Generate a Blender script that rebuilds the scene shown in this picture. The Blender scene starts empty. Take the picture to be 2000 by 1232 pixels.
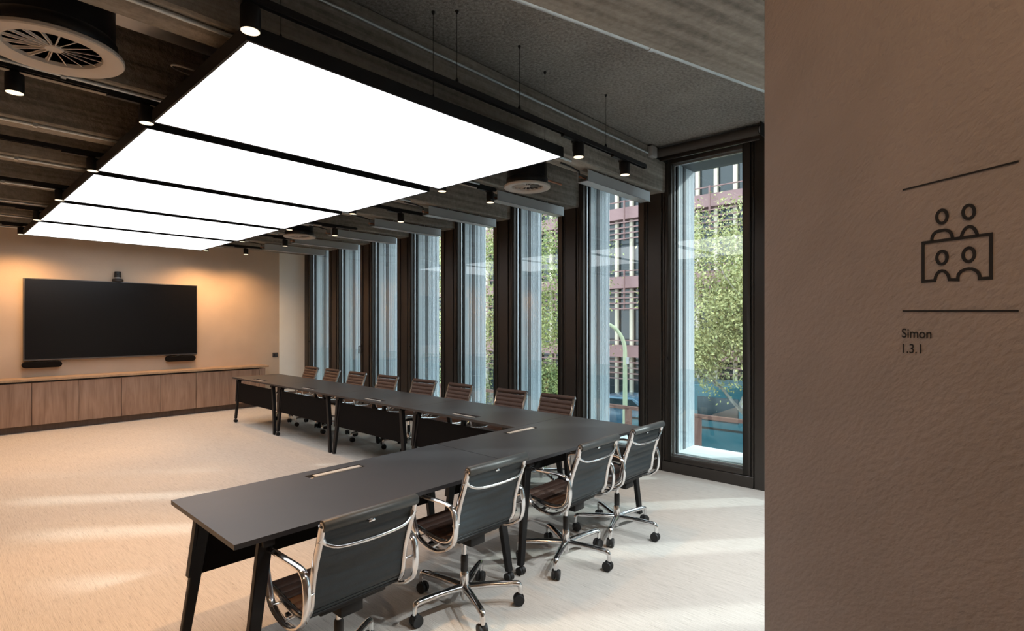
import bpy, bmesh, math, random
from math import sin, cos, pi, radians
from mathutils import Vector, Matrix
import numpy as np

sc = bpy.context.scene
C = sc.collection

# ------------------------------------------------------------------ camera
F, CX, CY, YAW, CAMH = 1058.0, 1000.0, 629.2, 0.828, 1.64      # focal length and horizon in pixels of the 2000x1232 frame
SN, CS = sin(YAW), cos(YAW)
cd = bpy.data.cameras.new('camera')
cam = bpy.data.objects.new('camera', cd)
C.objects.link(cam)
cam.location = (0, 0, CAMH)
cam.rotation_euler = (pi / 2, 0, -YAW)
cd.sensor_width = 36.0
cd.lens = F / 2000 * 36
cd.shift_y = (CY - 616) / 2000
cd.clip_start = 0.05
cd.clip_end = 300
sc.camera = cam

# ------------------------------------------------------------------ sky, exposure
SKY = 5.0           # daylight
PANEL = 2.25        # glowing ceiling panels
SPOT = 140.0         # track spotlights (W)
WARM = (1.0, 0.54, 0.225)
w = bpy.data.worlds.new('sky')
sc.world = w
w.use_nodes = True
bg = w.node_tree.nodes['Background']
bg.inputs[0].default_value = (0.90, 0.955, 1.0, 1)
bg.inputs[1].default_value = SKY
sd = bpy.data.lights.new('sun', 'SUN')
sd.energy = 4.2
sd.angle = radians(1.6)
sd.color = (1.0, 0.97, 0.92)
so = bpy.data.objects.new('sun', sd)
C.objects.link(so)
SE = radians(25.3)
so.rotation_euler = Vector((-.770 * cos(SE), .638 * cos(SE), -sin(SE))).to_track_quat('-Z', 'Y').to_euler()
so.location = (20, -8, 18)
vs = sc.view_settings
vs.view_transform = 'Standard'
vs.look = 'None'
vs.exposure = 0.0
vs.gamma = 1.0
vs.use_curve_mapping = False

# ------------------------------------------------------------------ materials
MATS = {}


def nodes(name):
    m = bpy.data.materials.new(name)
    m.use_nodes = True
    nt = m.node_tree
    return m, nt, nt.nodes['Principled BSDF']


def mat(name, col, rough=0.5, metal=0.0, spec=0.5, emit=None, es=0.0, noise=0.0, nscale=8.0, stretch=(1, 1, 1), bump=0.0,
        bscale=60.0, col2=None, coat=0.0, detail=4.0):
    """principled material with optional noise colour variation and noise bump, in object coordinates"""
    m, nt, b = nodes(name)
    N, Lk = nt.nodes, nt.links
    b.inputs['Base Color'].default_value = (*col, 1)
    b.inputs['Roughness'].default_value = rough
    b.inputs['Metallic'].default_value = metal
    b.inputs['Specular IOR Level'].default_value = spec
    b.inputs['Coat Weight'].default_value = coat
    if emit:
        b.inputs['Emission Color'].default_value = (*emit, 1)
        b.inputs['Emission Strength'].default_value = es
    if noise or bump:
        tc = N.new('ShaderNodeTexCoord')
        mp = N.new('ShaderNodeMapping')
        mp.inputs['Scale'].default_value = stretch
        Lk.new(tc.outputs['Object'], mp.inputs[0])
    if noise:
        nz = N.new('ShaderNodeTexNoise')
        nz.inputs['Scale'].default_value = nscale
        nz.inputs['Detail'].default_value = detail
        Lk.new(mp.outputs[0], nz.inputs['Vector'])
        rp = N.new('ShaderNodeValToRGB')
        c2 = col2 or tuple(min(1, x * (1 + noise)) for x in col)
        c1 = col if col2 else tuple(x * (1 - noise) for x in col)
        rp.color_ramp.elements[0].position = 0.32
        rp.color_ramp.elements[1].position = 0.68
        rp.color_ramp.elements[0].color = (*c1, 1)
        rp.color_ramp.elements[1].color = (*c2, 1)
        Lk.new(nz.outputs[0], rp.inputs[0])
        Lk.new(rp.outputs[0], b.inputs['Base Color'])
    if bump:
        n2 = N.new('ShaderNodeTexNoise')
        n2.inputs['Scale'].default_value = bscale
        n2.inputs['Detail'].default_value = 3
        Lk.new(mp.outputs[0], n2.inputs['Vector'])
        bp = N.new('ShaderNodeBump')
        bp.inputs['Strength'].default_value = bump
        bp.inputs['Distance'].default_value = 0.01
        Lk.new(n2.outputs[0], bp.inputs['Height'])
        Lk.new(bp.outputs[0], b.inputs['Normal'])
    MATS[name] = m
    return m


def concrete(name, c1, c2, boards=0.0, bump=0.4, bscale=30, speck=0.3, dist=0.012):
    m, nt, b = nodes(name)
    N, Lk = nt.nodes, nt.links
    tc = N.new('ShaderNodeTexCoord')

    def noise(scale, st=None, det=5, ro=.55):
        n = N.new('ShaderNodeTexNoise')
        n.inputs['Scale'].default_value = scale
        n.inputs['Detail'].default_value = det
        n.inputs['Roughness'].default_value = ro
        if st:
            mp = N.new('ShaderNodeMapping'); mp.inputs['Scale'].default_value = st
            Lk.new(tc.outputs['Object'], mp.inputs[0]); Lk.new(mp.outputs[0], n.inputs['Vector'])
        else:
            Lk.new(tc.outputs['Object'], n.inputs['Vector'])
        return n.outputs[0]

    def mix(f, x, y):
        mx = N.new('ShaderNodeMix'); mx.data_type = 'FLOAT'; mx.inputs[0].default_value = f
        Lk.new(x, mx.inputs[2]); Lk.new(y, mx.inputs[3])
        return mx.outputs[0]
    stain = noise(2.2, None, 8, .65)
    board = noise(1.5, (.45, 9, 16), 4)
    grain = noise(bscale, None, 4, .6)
    base = mix(boards, stain, board)
    col = mix(speck, base, grain)
    rp = N.new('ShaderNodeValToRGB')
    rp.color_ramp.elements[0].position = 0.36; rp.color_ramp.elements[1].position = 0.64
    rp.color_ramp.elements[0].color = (*c1, 1); rp.color_ramp.elements[1].color = (*c2, 1)
    Lk.new(col, rp.inputs[0]); Lk.new(rp.outputs[0], b.inputs['Base Color'])
    b.inputs['Roughness'].default_value = 0.85
    hgt = mix(.6, base, grain)
    bp = N.new('ShaderNodeBump'); bp.inputs['Strength'].default_value = bump; bp.inputs['Distance'].default_value = dist
    Lk.new(hgt, bp.inputs['Height']); Lk.new(bp.outputs[0], b.inputs['Normal'])
    MATS[name] = m
    return m


def carpet():
    m, nt, b = nodes('carpet')
    N, Lk = nt.nodes, nt.links
    tc = N.new('ShaderNodeTexCoord')

    def noise(scale, st, det=3):
        mp = N.new('ShaderNodeMapping'); mp.inputs['Scale'].default_value = st
        Lk.new(tc.outputs['Object'], mp.inputs[0])
        n = N.new('ShaderNodeTexNoise'); n.inputs['Scale'].default_value = scale; n.inputs['Detail'].default_value = det
        Lk.new(mp.outputs[0], n.inputs['Vector'])
        return n.outputs[0]
    streak = noise(1.0, (300, 11, 1), 2)
    streak2 = noise(1.0, (110, 3.5, 1), 3)
    fine = noise(330, (1, 1, 1), 2)
    a = N.new('ShaderNodeMix'); a.data_type = 'FLOAT'; a.inputs[0].default_value = 0.4
    Lk.new(streak, a.inputs[2]); Lk.new(streak2, a.inputs[3])
    a2 = N.new('ShaderNodeMix'); a2.data_type = 'FLOAT'; a2.inputs[0].default_value = 0.35
    Lk.new(a.outputs[0], a2.inputs[2]); Lk.new(fine, a2.inputs[3])
    rp = N.new('ShaderNodeValToRGB')
    e = rp.color_ramp.elements
    e[0].position = 0.34; e[1].position = 0.58
    e[0].color = (0.26, 0.24, 0.216, 1); e[1].color = (0.585, 0.548, 0.505, 1)
    k = e.new(0.44); k.color = (0.49, 0.457, 0.418, 1)
    Lk.new(a2.outputs[0], rp.inputs[0]); Lk.new(rp.outputs[0], b.inputs['Base Color'])
    b.inputs['Roughness'].default_value = 0.95
    b.inputs['Specular IOR Level'].default_value = 0.1
    bp = N.new('ShaderNodeBump'); bp.inputs['Strength'].default_value = 0.6; bp.inputs['Distance'].default_value = 0.008
    Lk.new(a2.outputs[0], bp.inputs['Height']); Lk.new(bp.outputs[0], b.inputs['Normal'])
    MATS['carpet'] = m


def wood(name, c1, c2, c3):
    m, nt, b = nodes(name)
    N, Lk = nt.nodes, nt.links
    tc = N.new('ShaderNodeTexCoord'); oi = N.new('ShaderNodeObjectInfo')
    va = N.new('ShaderNodeVectorMath'); va.operation = 'ADD'
    mu = N.new('ShaderNodeMath'); mu.operation = 'MULTIPLY'; mu.inputs[1].default_value = 37.0
    Lk.new(oi.outputs['Random'], mu.inputs[0])
    Lk.new(tc.outputs['Object'], va.inputs[0]); Lk.new(mu.outputs[0], va.inputs[1])
    mp = N.new('ShaderNodeMapping'); mp.inputs['Scale'].default_value = (7, 7, 0.8)
    Lk.new(va.outputs[0], mp.inputs[0])
    n1 = N.new('ShaderNodeTexNoise'); n1.inputs['Scale'].default_value = 1.6; n1.inputs['Detail'].default_value = 6
    n1.inputs['Distortion'].default_value = 0.8
    Lk.new(mp.outputs[0], n1.inputs['Vector'])
    mp2 = N.new('ShaderNodeMapping'); mp2.inputs['Scale'].default_value = (80, 80, 2.2)
    Lk.new(va.outputs[0], mp2.inputs[0])
    n2 = N.new('ShaderNodeTexNoise'); n2.inputs['Scale'].default_value = 1.5; n2.inputs['Detail'].default_value = 3
    Lk.new(mp2.outputs[0], n2.inputs['Vector'])
    mx = N.new('ShaderNodeMix'); mx.data_type = 'FLOAT'; mx.inputs[0].default_value = 0.35
    Lk.new(n1.outputs[0], mx.inputs[2]); Lk.new(n2.outputs[0], mx.inputs[3])
    rp = N.new('ShaderNodeValToRGB'); e = rp.color_ramp.elements
    e[0].position = 0.32; e[1].position = 0.66
    e[0].color = (*c1, 1); e[1].color = (*c3, 1)
    k = e.new(0.48); k.color = (*c2, 1)
    Lk.new(mx.outputs[0], rp.inputs[0]); Lk.new(rp.outputs[0], b.inputs['Base Color'])
    b.inputs['Roughness'].default_value = 0.5
    MATS[name] = m


def glass(name, tint, f0=0.06, rough=0.0):
    """architectural glass: see-through with a Schlick reflection, the same from both sides"""
    m = bpy.data.materials.new(name)
    m.use_nodes = True
    nt = m.node_tree
    nt.nodes.clear()
    N, Lk = nt.nodes, nt.links
    out = N.new('ShaderNodeOutputMaterial')
    tr = N.new('ShaderNodeBsdfTransparent'); tr.inputs[0].default_value = (*tint, 1)
    gl = N.new('ShaderNodeBsdfGlossy'); gl.inputs['Roughness'].default_value = rough
    ge = N.new('ShaderNodeNewGeometry')
    dp = N.new('ShaderNodeVectorMath'); dp.operation = 'DOT_PRODUCT'
    Lk.new(ge.outputs['Incoming'], dp.inputs[0]); Lk.new(ge.outputs['Normal'], dp.inputs[1])

    def mth(op, a, bv=None):
        n = N.new('ShaderNodeMath'); n.operation = op
        if a is not None:
            Lk.new(a, n.inputs[0])
        if bv is not None:
            n.inputs[1].default_value = bv
        return n
    ab = mth('ABSOLUTE', dp.outputs['Value'])
    om = N.new('ShaderNodeMath'); om.operation = 'SUBTRACT'; om.inputs[0].default_value = 1.0
    Lk.new(ab.outputs[0], om.inputs[1])
    pw = mth('POWER', om.outputs[0], 5.0)
    ml = mth('MULTIPLY', pw.outputs[0], 1 - f0)
    ad = mth('ADD', ml.outputs[0], f0)
    mx = N.new('ShaderNodeMixShader')
    Lk.new(ad.outputs[0], mx.inputs[0]); Lk.new(tr.outputs[0], mx.inputs[1]); Lk.new(gl.outputs[0], mx.inputs[2])
    Lk.new(mx.outputs[0], out.inputs[0])
    MATS[name] = m


def emission(name, col, st):
    m = bpy.data.materials.new(name)
    m.use_nodes = True
    nt = m.node_tree
    nt.nodes.clear()
    out = nt.nodes.new('ShaderNodeOutputMaterial')
    em = nt.nodes.new('ShaderNodeEmission')
    em.inputs[0].default_value = (*col, 1)
    em.inputs[1].default_value = st
    nt.links.new(em.outputs[0], out.inputs[0])
    MATS[name] = m


carpet()
concrete('concrete_beam', (0.13, 0.12, 0.105), (0.37, 0.345, 0.305), boards=0.75, bump=0.7, bscale=24, speck=.28, dist=.02)
concrete('concrete_slab', (0.15, 0.14, 0.13), (0.345, 0.33, 0.305), boards=0.0, bump=1.0, bscale=46, speck=.72, dist=.03)
mat('wall_plaster', (0.57, 0.46, 0.36), 0.85, noise=0.05, nscale=2.0, bump=0.12, bscale=40)
mat('wall_white', (0.86, 0.87, 0.83), 0.8, noise=0.03, nscale=2.0)
mat('sign_plaster', (0.40, 0.345, 0.315), 0.8, noise=0.06, nscale=5, bump=0.36, bscale=80, stretch=(1, 1, 1.0))
mat('bronze', (0.046, 0.039, 0.034), 0.38, metal=0.35, noise=0.06, nscale=3)
mat('bronze_dark', (0.010, 0.009, 0.008), 0.6)
mat('bead', (0.55, 0.58, 0.60), 0.35, metal=0.8)
glass('pane_glass', (0.86, 0.93, 0.94), 0.075)
glass('balustrade_glass', (0.93, 0.97, 0.978), 0.05)
mat('rib_panel', (0.60, 0.65, 0.68), 0.55)
mat('groove', (0.05, 0.06, 0.07), 0.8)
mat('sill_white', (0.85, 0.85, 0.84), 0.6)
mat('facade_dark', (0.10, 0.105, 0.11), 0.6)
mat('table_top', (0.036, 0.0345, 0.037), 0.42, noise=0.06, nscale=6, spec=0.5)
mat('table_edge', (0.03, 0.029, 0.03), 0.5)
mat('black_metal', (0.009, 0.009, 0.010), 0.5, metal=0.0, spec=0.3)
mat('black_fabric', (0.008, 0.0065, 0.006), 0.95, spec=0.12, bump=0.2, bscale=300)
mat('slot_cream', (0.50, 0.49, 0.46), 0.5)
mat('chrome', (0.80, 0.80, 0.81), 0.13, metal=1.0)
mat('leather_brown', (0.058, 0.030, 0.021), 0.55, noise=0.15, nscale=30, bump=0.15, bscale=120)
mat('leather_cool_lit', (0.017, 0.0265, 0.033), 0.5, noise=0.1, nscale=30, bump=0.1, bscale=200)  # rear copy of the brown leather, cool daylight put into its colour
mat('roll_cool_lit', (0.060, 0.066, 0.066), 0.42, noise=0.1, nscale=30)  # rear of the head roll, cool daylight mixed into the colour
mat('rubber', (0.012, 0.012, 0.013), 0.6)
mat('galvanised', (0.55, 0.60, 0.63), 0.42, metal=0.5, noise=0.12, nscale=14)
mat('duct_metal', (0.36, 0.35, 0.34), 0.30, metal=0.9, noise=0.15, nscale=5)
mat('plenum_black', (0.018, 0.019, 0.022), 0.35, metal=0.4)
mat('diffuser_white', (0.50, 0.46, 0.42), 0.5)
mat('channel_alu', (0.46, 0.50, 0.52), 0.42, metal=0.35)
mat('copper', (0.50, 0.24, 0.15), 0.4, metal=0.8)
mat('tv_screen', (0.006, 0.006, 0.007), 0.22, spec=0.35)
mat('tv_bezel', (0.10, 0.10, 0.105), 0.45, metal=0.3)
mat('plastic_black', (0.014, 0.013, 0.013), 0.5)
mat('plastic_grey', (0.35, 0.35, 0.35), 0.5)
mat('socket_grey', (0.05, 0.05, 0.055), 0.5)
mat('blind_cloth', (0.055, 0.046, 0.040), 0.8)
mat('print_black', (0.010, 0.008, 0.007), 0.7)
wood('door_wood', (0.24, 0.145, 0.10), (0.335, 0.212, 0.15), (0.43, 0.29, 0.215))
wood('top_wood', (0.36, 0.235, 0.140), (0.42, 0.285, 0.175), (0.48, 0.335, 0.215))
wood('plinth_wood', (0.110, 0.072, 0.055), (0.140, 0.092, 0.070), (0.170, 0.115, 0.09))
emission('panel_glow', (0.985, 0.985, 1.0), PANEL)
emission('lamp_glow', (1.0, 0.80, 0.55), 1.8)
# outside
mat('asphalt', (0.07, 0.075, 0.08), 0.9, noise=0.15, nscale=2)
mat('pave', (0.20, 0.195, 0.19), 0.9, noise=0.1, nscale=2)
mat('facade_pink', (0.27, 0.155, 0.155), 0.6, noise=0.05, nscale=1.5)
mat('facade_cream', (0.62, 0.54, 0.43), 0.7)
mat('facade_rail', (0.21, 0.115, 0.11), 0.6)
mat('facade_glass', (0.020, 0.028, 0.034), 0.12, spec=0.6)
mat('facade_core', (0.045, 0.04, 0.04), 0.8)
mat('leaf_a', (0.21, 0.245, 0.10), 0.55, noise=0.45, nscale=7.0, col2=(0.54, 0.50, 0.22))
mat('leaf_b', (0.13, 0.19, 0.065), 0.55, noise=0.45, nscale=7.0, col2=(0.40, 0.41, 0.14))
mat('bark', (0.30, 0.275, 0.245), 0.85, noise=0.2, nscale=9)
mat('lamp_paint', (0.34, 0.37, 0.24), 0.5)
mat('van_blue', (0.035, 0.15, 0.19), 0.3, coat=0.4)
mat('van_glass', (0.012, 0.03, 0.04), 0.1, spec=0.6)
mat('car_blue', (0.045, 0.12, 0.19), 0.25, coat=0.6)
mat('hedge', (0.05, 0.10, 0.03), 0.7, noise=0.5, nscale=9)
mat('rust', (0.17, 0.075, 0.055), 0.7)

# ------------------------------------------------------------------ mesh helpers


class MB:
    def __init__(self):
        self.v, self.f, self.m = [], [], []

    def add(self, verts, faces, mi=0):
        o = len(self.v)
        self.v += [tuple(p) for p in verts]
        self.f += [tuple(i + o for i in q) for q in faces]
        self.m += [mi] * len(faces)
        return self

    def box(self, x0, x1, y0, y1, z0, z1, mi=0):
        v = [(x0, y0, z0), (x1, y0, z0), (x1, y1, z0), (x0, y1, z0), (x0, y0, z1), (x1, y0, z1), (x1, y1, z1), (x0, y1, z1)]
        return self.add(v, [(3, 2, 1, 0), (4, 5, 6, 7), (0, 1, 5, 4), (1, 2, 6, 5), (2, 3, 7, 6), (3, 0, 4, 7)], mi)

    def hexa(self, bot, top, mi=0):
        """four bottom corners, four top corners, counter-clockwise from above"""
        return self.add(list(bot) + list(top), [(3, 2, 1, 0), (4, 5, 6, 7), (0, 1, 5, 4), (1, 2, 6, 5), (2, 3, 7, 6), (3, 0, 4, 7)], mi)

    def prism(self, poly, d, mi=0):
        """closed polygon (3D points) extruded by the vector d"""
        n = len(poly)
        d = Vector(d)
        a = [Vector(p) for p in poly]
        b = [p + d for p in a]
        fs = [tuple(range(n - 1, -1, -1)), tuple(range(n, 2 * n))]
        fs += [(i, (i + 1) % n, n + (i + 1) % n, n + i) for i in range(n)]
        return self.add(a + b, fs, mi)

    def tube(self, path, r, n=10, cap=True, mi=0, closed=False, side=None, ry=None):
        P = [Vector(p) for p in path]
        k = len(P)
        rs = r if isinstance(r, (list, tuple)) else [r] * k
        rys = ry if isinstance(ry, (list, tuple)) else ([ry] * k if ry is not None else rs)
        vs = []
        prev = None
        for i in range(k):
            if closed:
                t = (P[(i + 1) % k] - P[i - 1])
            else:
                t = (P[min(i + 1, k - 1)] - P[max(i - 1, 0)])
            t = t.normalized()
            if side is not None:
                u = Vector(side)
                u = (u - t * u.dot(t)).normalized()
            elif prev is None:
                u = t.orthogonal().normalized()
            else:
                u = (prev - t * prev.dot(t)).normalized()
            prev = u
            q = t.cross(u)
            for j in range(n):
                a = 2 * pi * (j + 0.5) / n
                vs.append(P[i] + u * (cos(a) * rs[i]) + q * (sin(a) * rys[i]))
        fs = []
        for i in range(k if closed else k - 1):
            i2 = (i + 1) % k
            for j in range(n):
                j2 = (j + 1) % n
                fs.append((i * n + j, i * n + j2, i2 * n + j2, i2 * n + j))
        if cap and not closed:
            fs.append(tuple(range(n - 1, -1, -1)))
            fs.append(tuple((k - 1) * n + j for j in range(n)))
        return self.add(vs, fs, mi)

    def lathe(self, prof, n=24, c=(0, 0, 0), mi=0, axis='z'):
        """profile of (radius, height) turned about an axis; open ends with r>0 get caps"""
        vs, fs = [], []
        k = len(prof)
        for (r, h) in prof:
            for j in range(n):
                a = 2 * pi * j / n
                if axis == 'z':
                    vs.append((c[0] + r * cos(a), c[1] + r * sin(a), c[2] + h))
                elif axis == 'x':
                    vs.append((c[0] + h, c[1] + r * cos(a), c[2] + r * sin(a)))
                else:
                    vs.append((c[0] + r * sin(a), c[1] + h, c[2] + r * cos(a)))
        for i in range(k - 1):
            for j in range(n):
                j2 = (j + 1) % n
                fs.append((i * n + j, i * n + j2, (i + 1) * n + j2, (i + 1) * n + j))
        if prof[0][0] > 1e-5:
            fs.append(tuple(range(n - 1, -1, -1)))
        if prof[-1][0] > 1e-5:
            fs.append(tuple((k - 1) * n + j for j in range(n)))
        return self.add(vs, fs, mi)

    def build(self, name, mats, parent=None, smooth=None, bevel=0.0, seg=2):
        me = bpy.data.meshes.new(name)
        me.from_pydata(self.v, [], self.f)
        ms = mats if isinstance(mats, (list, tuple)) else [mats]
        for mname in ms:
            me.materials.append(MATS[mname])
        if len(ms) > 1:
            me.polygons.foreach_set('material_index', self.m)
        bm = bmesh.new()
        bm.from_mesh(me)
        bmesh.ops.remove_doubles(bm, verts=bm.verts, dist=1e-5)
        bmesh.ops.recalc_face_normals(bm, faces=bm.faces)
        if bevel:
            es = [e for e in bm.edges if len(e.link_faces) == 2 and e.calc_face_angle(0) > 0.5]
            bmesh.ops.bevel(bm, geom=es, offset=bevel, segments=seg, profile=0.5, affect='EDGES', clamp_overlap=True)
        bm.to_mesh(me)
        bm.free()
        if smooth or bevel:
            me.polygons.foreach_set('use_smooth', [True] * len(me.polygons))
            me.set_sharp_from_angle(angle=radians(smooth or 40))
        me.update()
        o = bpy.data.objects.new(name, me)
        C.objects.link(o)
        if parent:
            o.parent = parent
        return o


def tag(o, label=None, cat=None, group=None, kind=None):
    if label: o['label'] = label
    if cat: o['category'] = cat
    if group: o['group'] = group
    if kind: o['kind'] = kind
    return o


def thing(name, label, cat, loc=(0, 0, 0), rotz=0.0, group=None):
    o = bpy.data.objects.new(name, None)
    o.empty_display_size = 0.1
    C.objects.link(o)
    o.location = loc
    o.rotation_euler = (0, 0, rotz)
    return tag(o, label, cat, group)


def structure(o):
    o['kind'] = 'structure'
    return o


def copy_tree(o, parent=None):
    c = o.copy()
    C.objects.link(c)
    c.parent = parent
    for ch in list(o.children):
        copy_tree(ch, c)
    return c


def children(o, stem):
    return [c for c in o.children if c.name.split('.')[0] == stem]


def ray(px, py):
    r = (px - CX) / F
    return Vector((r * CS + SN, -r * SN + CS, -(py - CY) / F))


def onX(px, py, X):
    d = ray(px, py)
    return d * (X / d.x) + Vector((0, 0, CAMH))


ORD = ['first', 'second', 'third', 'fourth', 'fifth', 'sixth', 'seventh', 'eighth']

# ------------------------------------------------------------------ room shell
XW = 5.53            # inside face of the window wall
XL = -3.2            # left wall
YT = 11.10           # screen wall
YB = -3.0            # wall behind the camera
ZS = 3.50            # slab
ZB = 3.07            # beam soffit
PITCH = 1.16         # windows and beams
BY0 = 2.79           # near face of the first beam

fl = structure(MB().box(XL - .2, XW + .1, YB - .2, YT + .6, -.25, 0).build('floor', 'carpet'))
tag(fl, 'beige streaked loop carpet covering the whole floor', 'floor')
ce = structure(MB().box(XL - .2, XW + .25, YB - .2, YT + .6, ZS, ZS + .25).build('ceiling', 'concrete_slab'))
tag(ce, 'rough grey concrete ceiling slab with exposed beams', 'ceiling')
for i in range(8):
    y0 = BY0 + PITCH * i
    m = MB().box(XL, XW + .02, y0, y0 + .27, ZB, ZS)
    m.build('beam', 'concrete_beam', ce, bevel=.012, seg=1)
# the oblique beam nearest the camera
D0 = Vector((1.88, -0.53, 0)).normalized()
N0 = Vector((D0.y, -D0.x, 0))
N0 = N0 if N0.y < 0 else -N0
A0 = Vector((1.68, 1.64, ZB))
ob = MB().box(-5.0, 4.1, -.56, 0, 0, ZS - ZB).build('beam', 'concrete_beam', ce, bevel=.012, seg=1)
ob.location = A0
ob.rotation_euler = (0, 0, math.atan2(D0.y, D0.x))

wt = structure(MB().box(XL, 4.99, YT, YT + .2, 0, ZS).build('wall_far', 'wall_plaster'))
tag(wt, 'warm beige plastered wall behind the large screen', 'wall')
MB().box(4.985, XW + .02, YT - .004, YT + .2, 0, ZS).build('wall_return', 'wall_white', wt)
structure(tag(MB().box(XL - .2, XL, YB, YT + .2, 0, ZS).build('wall_left', 'wall_plaster'), 'plain plastered wall on the left', 'wall'))
structure(tag(MB().box(XL - .2, XW + .3, YB - .2, YB, 0, ZS).build('wall_back', 'wall_plaster'), 'plain plastered wall behind the camera', 'wall'))

# window wall: head, sill plinth, pilaster panels
wr = structure(MB().box(XW + .11, XW + .30, YB, YT + .5, 3.42, ZS).build('wall_right', 'bronze'))
tag(wr, 'dark bronze metal window wall with narrow panels', 'wall')
WN0 = 1.957          # near glass edge of the nearest window
GW = 0.767           # glass width
for i in range(-5, 8):
    a = WN0 + PITCH * i + GW + .103
    b = WN0 + PITCH * (i + 1) - .098
    if i == -5:
        a = YB
    if i == 7:
        b = YT + .02
    m = MB().box(XW, XW + .10, a + .012, b - .012, 0, ZS)
    m.box(XW + .03, XW + .30, a - .02, b + .02, 0, ZS)
    m.build('pilaster_panel', 'bronze', wr, bevel=.004, seg=1)
    # outer masonry behind the panel, closing the deep facade
    if i >= -4:
        MB().box(XW + .30, XW + .36, a - .11, b + .10, -.6, 4.2).build('outer_skin', 'facade_dark', wr)

GZ0, GZ1 = .182, 3.37
for i in range(-4, 8):  # those behind the sign wall are unseen, added for daylight on the floor
    y0 = WN0 + PITCH * i
    y1 = y0 + GW
    wd = structure(thing('window_%d' % (i + 1 if i >= 0 else 8 - i), 'tall narrow bronze-framed window, %s' % (ORD[i] + ' from the camera' if i >= 0 else '%s to the right, added unseen behind the sign wall' % ORD[-i - 1]), 'window', (XW, y0, 0)))
    # local: x outward, y along the wall
    m = MB()
    m.box(.012, .12, -.100, -.078, 0, ZS - .02); m.box(.012, .12, GW + .082, GW + .105, 0, ZS - .02)
    m.box(.012, .12, -.100, GW + .105, 3.462, ZS); m.box(.0, .12, -.100, GW + .105, 0, .114)
    m.build('frame', 'bronze', wd, bevel=.003, seg=1)
    m = MB()
    m.box(.0, .075, -.072, 0, .124, 3.455); m.box(.0, .075, GW, GW + .075, .124, 3.455)
    m.box(.0, .075, 0, GW, .124, GZ0); m.box(.0, .075, 0, GW, GZ1, 3.455)
    m.build('sash', 'bronze', wd, bevel=.004, seg=1)
    m = MB()
    m.box(.060, .080, .0, .016, GZ0, GZ1); m.box(.060, .080, GW - .016, GW, GZ0, GZ1)
    m.box(.060, .080, .016, GW - .016, GZ0, GZ0 + .016); m.box(.060, .080, .016, GW - .016, GZ1 - .016, GZ1)
    m.build('glazing_bead', 'bead', wd)
    MB().box(.084, .092, .0, GW, GZ0, GZ1).build('pane', 'pane_glass', wd)
    MB().box(.094, .125, .0, .03, GZ0, GZ1).box(.094, .125, GW - .03, GW, GZ0, GZ1).build('spacer', 'bronze_dark', wd)
    if i == 6:
        m = MB()
        m.box(-.006, 0, .0 - .048, -.018, 1.06, 1.22)
        m.tube([(-.006, -.033, 1.20), (-.05, -.033, 1.20), (-.052, -.033, 1.19), (-.052, -.033, 1.06)], .010, 8)
        tag(m.build('handle', 'plastic_black', wd, smooth=50), 'black window handle')
    m = MB()
    m.lathe([(.0, -.018), (.010, -.016), (.011, -.004), (.014, 0)], 12, (0, GW + .036, 1.24), axis='x')
    m.build('lock_knob', 'plastic_black', wd, smooth=50)
    # outside: ribbed reveal on the far side, plain reveal on the near side, soffit and white sill
    yr = GW + .0
    MB().box(.13, .60, yr + .030, yr + .06, -.5, 4.2).build('reveal_backing', 'groove', wd)
    m = MB().box(.13, .235, yr, yr + .030, .0, 3.40)
    x = .246
    while x < .59:
        m.box(x, x + .019, yr, yr + .030, .20, 3.40)
        x += .0305
    tag(m.build('ribbed_reveal', 'rib_panel', wd), 'pale vertical slats lining the window reveal')
    MB().box(.13, .60, -.06, -.012, -.5, 4.2).build('reveal', 'rib_panel', wd)
    MB().box(.13, .60, -.012, yr + .012, 3.40, 3.75).build('reveal_soffit', 'facade_dark', wd)
    MB().box(.13, .60, -.012, yr + .012, -.10, .20).build('sill', 'sill_white', wd, bevel=.006, seg=1)
    MB().box(.235, .25, -.005, yr - .004, .20, 1.115).build('balustrade', 'balustrade_glass', wd)

# foreground wall with the sign: a plane whose lines run to the vanishing point (675, horizon)
def c2w(xc, zc, z=0.0):
    return Vector((xc * CS + zc * SN, -xc * SN + zc * CS, z))


KV = (675 - CX) / F
ZE = 1.65
XE = (1489.5 - CX) / F * ZE
E0 = c2w(XE, ZE)
WD = (c2w(KV, 1) - c2w(0, 0)).normalized()         # along the wall, away from the camera
WNM = Vector((WD.y, -WD.x, 0))                     # away from the camera side
q0, q1 = E0, E0 - WD * 2.4
wf = structure(MB().prism([q0, q1, q1 + WNM * .26, q0 + WNM * .26], (0, 0, ZS)).build('wall_front', 'sign_plaster', bevel=.012, seg=3))
tag(wf, 'brown textured plaster wall in the foreground carrying the room sign', 'wall')


# trowel strokes run diagonally up the wall
mpn = [n for n in MATS['sign_plaster'].node_tree.nodes if n.type == 'MAPPING'][0]
mpn.vector_type = 'TEXTURE'
dg_ = (-WD * cos(radians(42)) + Vector((0, 0, 1)) * sin(radians(42))).normalized()
mpn.inputs['Rotation'].default_value = Matrix((dg_, WNM, dg_.cross(WNM))).transposed().to_euler()
mpn.inputs['Scale'].default_value = (1.7, 1, 1)


def onwall(px, py):
    """a pixel of the sign on the foreground wall: (distance along the wall from its edge, height)"""
    d = ray(px, py)
    o = Vector((0, 0, CAMH))
    t = (E0 - Vector((0, 0, 0))).dot(WNM) / Vector((d.x, d.y, 0)).dot(WNM)
    p = o + d * t
    return ((p - E0).dot(-WD), p.z)


def wall_pt(s, z, off):
    return E0 - WD * s - WNM * off + Vector((0, 0, z))


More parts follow.
